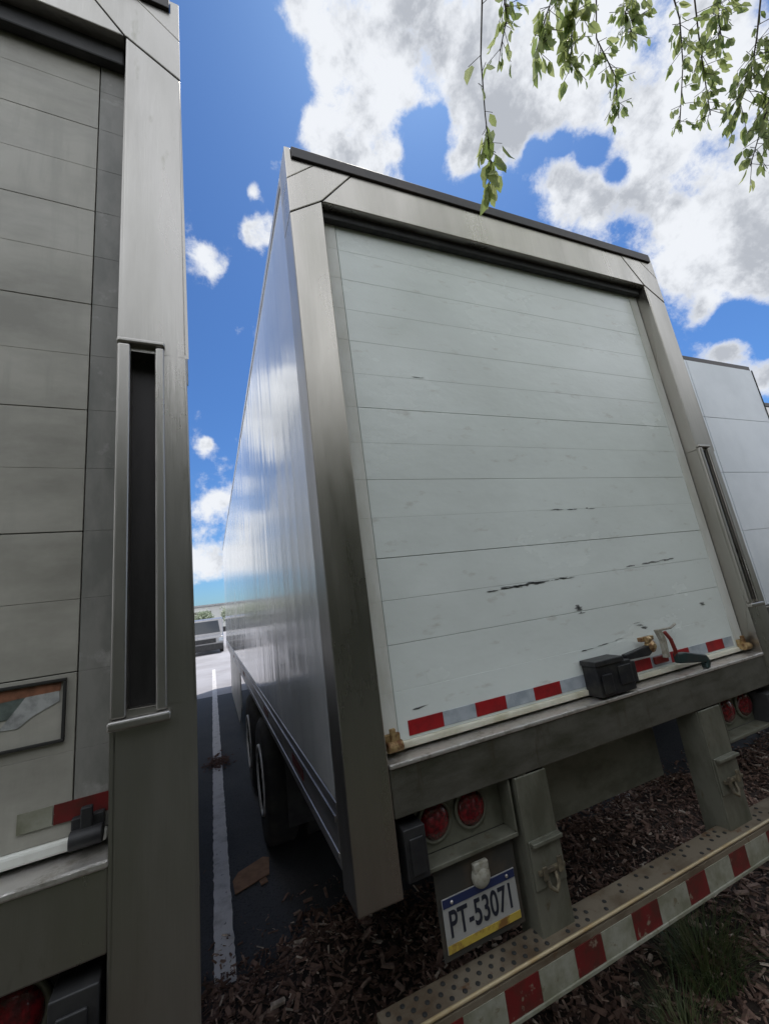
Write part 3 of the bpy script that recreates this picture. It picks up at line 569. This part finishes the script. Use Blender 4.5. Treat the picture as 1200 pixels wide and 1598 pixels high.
# ------------------------------------------------------------------ trees
def leaf_mat(name, c, c2, tr=0.45):
    m = bpy.data.materials.new(name); m.use_nodes = True; t = m.node_tree; pb = t.nodes['Principled BSDF']; out = t.nodes['Material Output']
    oi = t.nodes.new('ShaderNodeNewGeometry'); rp = t.nodes.new('ShaderNodeMix'); rp.data_type = 'RGBA'; t.links.new(oi.outputs['Random Per Island'], rp.inputs[0])
    rp.inputs[6].default_value = (*c, 1); rp.inputs[7].default_value = (*c2, 1); t.links.new(rp.outputs[2], pb.inputs['Base Color']); pb.inputs['Roughness'].default_value = 0.42
    ts = t.nodes.new('ShaderNodeBsdfTranslucent'); t.links.new(rp.outputs[2], ts.inputs[0])
    gm = t.nodes.new('ShaderNodeMixShader'); gm.inputs[0].default_value = tr; t.links.new(pb.outputs[0], gm.inputs[1]); t.links.new(ts.outputs[0], gm.inputs[2]); t.links.new(gm.outputs[0], out.inputs[0])
    return m
M['leaf'] = leaf_mat('tree_leaf', (0.19, 0.26, 0.07), (0.46, 0.50, 0.22), 0.6)
M['farleaf'] = leaf_mat('far_tree_leaf', (0.30, 0.36, 0.25), (0.46, 0.50, 0.38), 0.3)  # distance haze put into the pale leaf colours
M['bark'] = mat('grey_brown_bark', (0.11, 0.09, 0.07), 0.9, 0, var=(0.06, 0.05, 0.04), vscale=(14, 14, 3), bump=0.01, bscale=(30, 30, 5))
def add_leaf(b, p, d, rnd, L):
    """pointed oval leaf from its stalk p along d, folded on the midrib"""
    d = d.normalized(); s = d.cross(Vector((rnd.gauss(0, 1), rnd.gauss(0, 1), rnd.gauss(0, 1)))).normalized(); n = d.cross(s)
    w = L*rnd.uniform(.20, .27); q = p + d*L*0.12
    mid = [q, q+d*L*.35-n*L*.02, q+d*L*.7-n*L*.04, q+d*L-n*L*.12]
    mv = [b.verts.new(v) for v in mid]
    for sg in (1, -1):
        e1 = b.verts.new(mid[1]+s*sg*w+n*w*.35-d*L*.05); e2 = b.verts.new(mid[2]+s*sg*w*.8+n*w*.3)
        b.faces.new((mv[0], e1, mv[1]) if sg > 0 else (mv[0], mv[1], e1)); b.faces.new((mv[1], e1, e2, mv[2]) if sg > 0 else (mv[1], mv[2], e2, e1)); b.faces.new((mv[2], e2, mv[3]) if sg > 0 else (mv[2], mv[3], e2))
STR = [(6, 1.0, 0.075, [[0.50,-0.95,4.25],[0.561,-0.75,3.967],[0.617,-0.644,3.899],[0.696,-0.536,3.806],[0.767,-0.449,3.715],[0.80,-0.40,3.66]]),
(9, 1.0, 0.06, [[1.051,-0.746,4.41],[1.064,-0.648,4.372],[1.083,-0.554,4.327]]),
(9, 1.0, 0.06, [[1.134,-0.775,4.366],[1.166,-0.687,4.319],[1.235,-0.593,4.239]]),
(7, 1.0, 0.046, [[1.229,-0.793,4.432],[1.325,-0.685,4.334],[1.456,-0.648,4.221],[1.543,-0.568,4.116]]),
(7, 1.0, 0.046, [[1.553,-0.898,4.476],[1.674,-0.847,4.365],[1.769,-0.773,4.259],[1.887,-0.64,4.096]]),
(9, 1.0, 0.046, [[1.639,-0.936,4.415],[1.766,-0.853,4.284],[1.871,-0.787,4.162],[1.948,-0.739,4.064]]),
(11, 1.2, 0.046, [[1.675,-1.096,4.142],[1.773,-0.997,4.025],[1.827,-0.928,3.95],[1.856,-0.851,3.895]]),
(7, 1.0, 0.05, [[1.72,-1.08,3.92],[1.739,-1.013,3.764],[1.782,-0.92,3.685],[1.831,-0.825,3.588]]),
(10, 1.2, 0.046, [[1.465,-0.826,4.526],[1.491,-0.747,4.486],[1.548,-0.724,4.436]]),
(10, 1.2, 0.046, [[1.793,-0.981,4.425],[1.837,-0.918,4.372],[1.896,-0.881,4.307]]),
(4, 0.8, 0.045, [[0.739,-0.718,4.217],[0.789,-0.664,4.173],[0.807,-0.588,4.135]]),
(10, 1.2, 0.046, [[1.733,-1.105,4.087],[1.854,-0.99,3.935],[1.962,-0.886,3.775]])]
def over_tree():
    rnd = random.Random(21)
    root = empty('tree', (3.4, -3.6, 0.0)); tag(root, 'leafy tree whose thin hanging branches droop over the top right of the view', 'tree')
    off = Vector(root.location)
    wd = MB()
    trunk = [(3.4, -3.6, -0.05), (3.42, -3.55, 1.2), (3.3, -3.4, 2.6), (3.0, -3.1, 4.2), (2.6, -2.6, 5.6), (2.1, -2.0, 6.6)]
    wd.tube([Vector(p)-off for p in trunk], [0.17, 0.14, 0.12, 0.10, 0.07, 0.03], 12)
    limbs = [[(3.0, -3.1, 4.2), (2.3, -2.2, 4.95), (1.6, -1.5, 5.1), (1.0, -1.15, 4.9), (0.5, -0.98, 4.45)],
             [(3.1, -3.2, 3.8), (2.6, -2.1, 4.6), (2.1, -1.4, 4.75), (1.75, -1.15, 4.55)],
             [(2.3, -2.2, 4.95), (1.9, -1.5, 5.0), (1.5, -1.05, 4.75)], [(3.0, -3.1, 4.2), (4.2, -2.9, 5.2), (5.0, -2.4, 5.8)],
             [(3.2, -3.3, 3.2), (2.6, -3.9, 4.6), (1.8, -4.4, 5.4)], [(2.6, -2.6, 5.6), (3.2, -1.9, 6.6)], [(2.6, -2.6, 5.6), (1.5, -2.8, 6.8)]]
    for l in limbs: wd.tube([Vector(p)-off for p in l], [0.06*(1-.75*i/(len(l)-1)) for i in range(len(l))], 8)
    wd.build('trunk', M['bark'], root)
    b = bmesh.new(); tw = MB()
    for dens, wide, L, P in STR:
        P = [Vector(p) for p in P]
        a = min((Vector(q) for l in limbs[:3] for q in l), key=lambda q: (q-P[0]).length)
        tw.tube([a-off, (a+P[0])/2-off+Vector((0, 0, .03))] + [p-off for p in P], [0.008, 0.006]+[0.0035*(1-.6*i/len(P)) for i in range(len(P))], 6)
        for i in range(len(P)-1):
            seg = P[i+1]-P[i]
            n = int(dens*(2.5 if i > 0 or len(P) < 4 else .5))
            if L == 0.075: n = [1, 2, 3, 12, 15][i]
            for k in range(n):
                p = P[i]+seg*rnd.random()
                o = Vector((rnd.gauss(0, 1), rnd.gauss(0, 1), rnd.gauss(0, .5))).normalized()*rnd.uniform(.01, .055 if L > .07 else .085)*wide
                o.z -= abs(o.length)*.5
                tw.tube([p-off, p+o-off], 0.0012, 4)
                for q in range(1 if L > .07 else 2):
                    dd = (seg.normalized()*.5+o.normalized()*.7+Vector((rnd.gauss(0, .35), rnd.gauss(0, .35), -.75))).normalized()
                    add_leaf(b, p+o*rnd.uniform(.5, 1)-off, dd, rnd, L*rnd.uniform(.7, 1.25))
    # the unseen crown above and behind; last clumps added to shade the ground
    for cx, cy, cz, r, n in ((3.2, -2.9, 6.2, 1.2, 900), (3.6, -3.4, 6.6, 1.4, 1100), (4.8, -2.6, 6.1, 1.2, 900), (2.4, -4.6, 5.6, 1.0, 500), (3.4, -2.2, 7.0, 1.0, 600), (2.0, -1.9, 5.2, .5, 250), (4.4, -4.2, 5.4, 1.2, 900), (4.1, -1.9, 6.2, 1.0, 700), (2.9, -2.4, 6.7, .9, 500), (1.6, -2.3, 6.4, .8, 350)):
        cl = [Vector((rnd.gauss(0, 1), rnd.gauss(0, 1), rnd.gauss(0, .8))).normalized()*r*rnd.uniform(.45, 1) for _ in range(40)]
        for i in range(n):
            c = rnd.choice(cl)+Vector((rnd.gauss(0, .13), rnd.gauss(0, .13), rnd.gauss(0, .13)))
            p = Vector((cx, cy, cz))+c
            add_leaf(b, p-off, Vector((rnd.gauss(0, .6), rnd.gauss(0, .6), -.8)), rnd, rnd.uniform(.05, .085))
    me = bpy.data.meshes.new('crown'); b.to_mesh(me); b.free(); me.materials.append(M['leaf'])
    o = bpy.data.objects.new('crown', me); COL.objects.link(o); o.parent = root
    tw.build('twigs', M['bark'], root)
over_tree()

def far_tree(x, y, h, label, seed):
    rnd = random.Random(seed); root = empty('tree', (x, y, 0)); tag(root, label, 'tree', 'trees beyond the lot')
    MB().tube([(0, 0, -.1), (.1, 0, h*.35), (-.1, .1, h*.7)], [.22, .16, .06], 8).build('trunk', M['bark'], root)
    b = bmesh.new(); cl = [(Vector((rnd.gauss(0, 1), rnd.gauss(0, 1), rnd.gauss(0, 1))).normalized()*rnd.uniform(.4, 1), rnd.uniform(.12, .25)) for _ in range(46)]
    for i in range(2600):
        c, s = rnd.choice(cl); c = c+Vector((rnd.gauss(0, s), rnd.gauss(0, s), rnd.gauss(0, s)))
        add_leaf(b, Vector((c.x*h*.36, c.y*h*.36, h*.62+c.z*h*.33)), Vector((rnd.gauss(0, 1), rnd.gauss(0, 1), rnd.gauss(0, 1))), rnd, .42)
    me = bpy.data.meshes.new('crown'); b.to_mesh(me); b.free(); me.materials.append(M['farleaf']); o = bpy.data.objects.new('crown', me); COL.objects.link(o); o.parent = root
for i, (x, y, h, lb) in enumerate(((-5.5, 64, 5.0, 'low round tree beyond the lot, leftmost in the gap between the trailers'), (-1.6, 70, 4.2, 'small pale tree beyond the lot straight behind the grey van'), (2.6, 66, 5.2, 'rounded tree beyond the lot close against the middle trailer in the gap'), (-14, 62, 7, 'tall tree beyond the lot behind the grimy left trailer'))):
    far_tree(x, y, h*.75, lb, 40+i)
# low pale warehouse far away
w = empty('warehouse', (-6, 95, 0)); tag(w, 'low pale warehouse far away beyond the trees', 'building')
MB().box(-30, 30, 0, 20, 0, 4.6).build('wall', mat('pale_render_wall', (0.60, 0.60, 0.57), 0.8, 0, var=(0.5, 0.5, 0.48), vscale=(.3, .3, .3)), w)
MB().box(-30.3, 30.3, -0.3, 20.3, 4.601, 4.95).build('roof', M['rail'], w)
for k in range(6): MB().box(-25+k*9, -21.5+k*9, -0.05, -0.003, 0.2, 3.6).build('loading_door', M['crossmember'], w)

# ------------------------------------------------------------------ white van facing the trailers
def van(x, y):
    v = empty('van', (x, y, 0)); tag(v, 'grey van parked on the sunny pavement at the far end of the gap', 'van')
    wp = mat('silver_car_paint', (0.24, 0.235, 0.24), 0.25, 0, coat=0.5, var=(0.21, 0.21, 0.215), vscale=(2, 2, 2)); gl = mat('dark_car_glass', (0.03, 0.035, 0.04), 0.06, 0)
    hw = 0.97
    b = MB(); b.prism([(0.0, 0.35), (-0.02, 0.62), (0.04, 0.95), (0.55, 1.10), (1.25, 1.92), (1.6, 2.0), (5.0, 2.0), (5.15, 1.85), (5.2, 0.35)], 'x', -hw, hw)
    b.build('body', wp, v, 0.10, 4)
    g = MB(); g.prism([(-.80, 0), (.80, 0), (.70, .86), (-.70, .86)], 'z', 0, 0.01)
    go = g.build('windshield', gl, v, 0.003); go.location = (0, 0.60, 1.175); go.rotation_euler.x = math.atan2(.80, .68)
    MB().box(-.55, .55, -.035, -.005, .62, .86).build('grille', M['black'], v, 0.01)
    for s in (-1, 1):
        MB().box(s*.82-.12, s*.82+.12, -.03, .05, .66, .86).build('headlight', M['silver'], v, 0.02)
        MB().box(s*1.08-.09, s*1.08+.09, .95, 1.05, 1.15, 1.42).build('mirror', M['black'], v, 0.02)
        for yy in (0.95, 4.2):
            t = MB().lathe([(-.11, .2), (-.11, .31), (-.08, .34), (.08, .34), (.11, .31), (.11, .2)], (s*.86, yy, .34), 'x', 28).build('wheel', M['tyre'], v)
            MB().lathe([(s*.112, .19), (s*.10, .17), (s*.105, .05)], (s*.86, yy, .34), 'x', 20).build('rim', M['rail'], t)
    MB().box(-.93, .93, -.06, .0, .22, .56).build('front_bumper', M['black'], v, 0.03)
van(-0.75, 24.8)

# unseen trees added behind the photographer to darken the lower trailer backs
def shade_tree(x, y, h, rad, label, seed):
    rnd = random.Random(seed); root = empty('tree', (x, y, 0)); tag(root, label, 'tree', 'trees along the back of the mulch bed')
    MB().tube([(0, 0, -.1), (.1, 0, h*.3), (-.1, .1, h*.75)], [.24, .18, .05], 8).build('trunk', M['bark'], root)
    b = bmesh.new(); cl = [Vector((rnd.gauss(0, 1), rnd.gauss(0, 1), rnd.gauss(0, 1))).normalized()*rnd.uniform(.35, 1) for _ in range(90)]
    for i in range(4200):
        c = rnd.choice(cl); c = c+Vector((rnd.gauss(0, .13), rnd.gauss(0, .13), rnd.gauss(0, .13)))
        add_leaf(b, Vector((c.x*rad, c.y*rad, h*.53+c.z*h*.47)), Vector((rnd.gauss(0, 1), rnd.gauss(0, 1), rnd.gauss(0, 1))), rnd, .5)
    me = bpy.data.meshes.new('crown'); b.to_mesh(me); b.free(); me.materials.append(M['darkleaf']); o = bpy.data.objects.new('crown', me); COL.objects.link(o); o.parent = root
M['darkleaf'] = leaf_mat('dark_tree_leaf', (0.10, 0.125, 0.055), (0.17, 0.19, 0.085), 0.25)
for i, (x, y, h, rad) in enumerate(((-7.5, -6.8, 6.6, 2.8), (-2.6, -7.2, 6.9, 2.9), (2.2, -7.3, 6.3, 2.8), (7.2, -6.8, 7.2, 3.0), (12.0, -6.8, 6.8, 3.0))):
    shade_tree(x, y, h, rad, ['low broad tree behind the mulch bed, farthest left of the row', 'tree of the row behind the left trailer back', 'shortest tree of the row, straight behind the middle trailer back', 'tallest tree of the row, behind the right trailers', 'last tree of the row, farthest right'][i], 60+i)
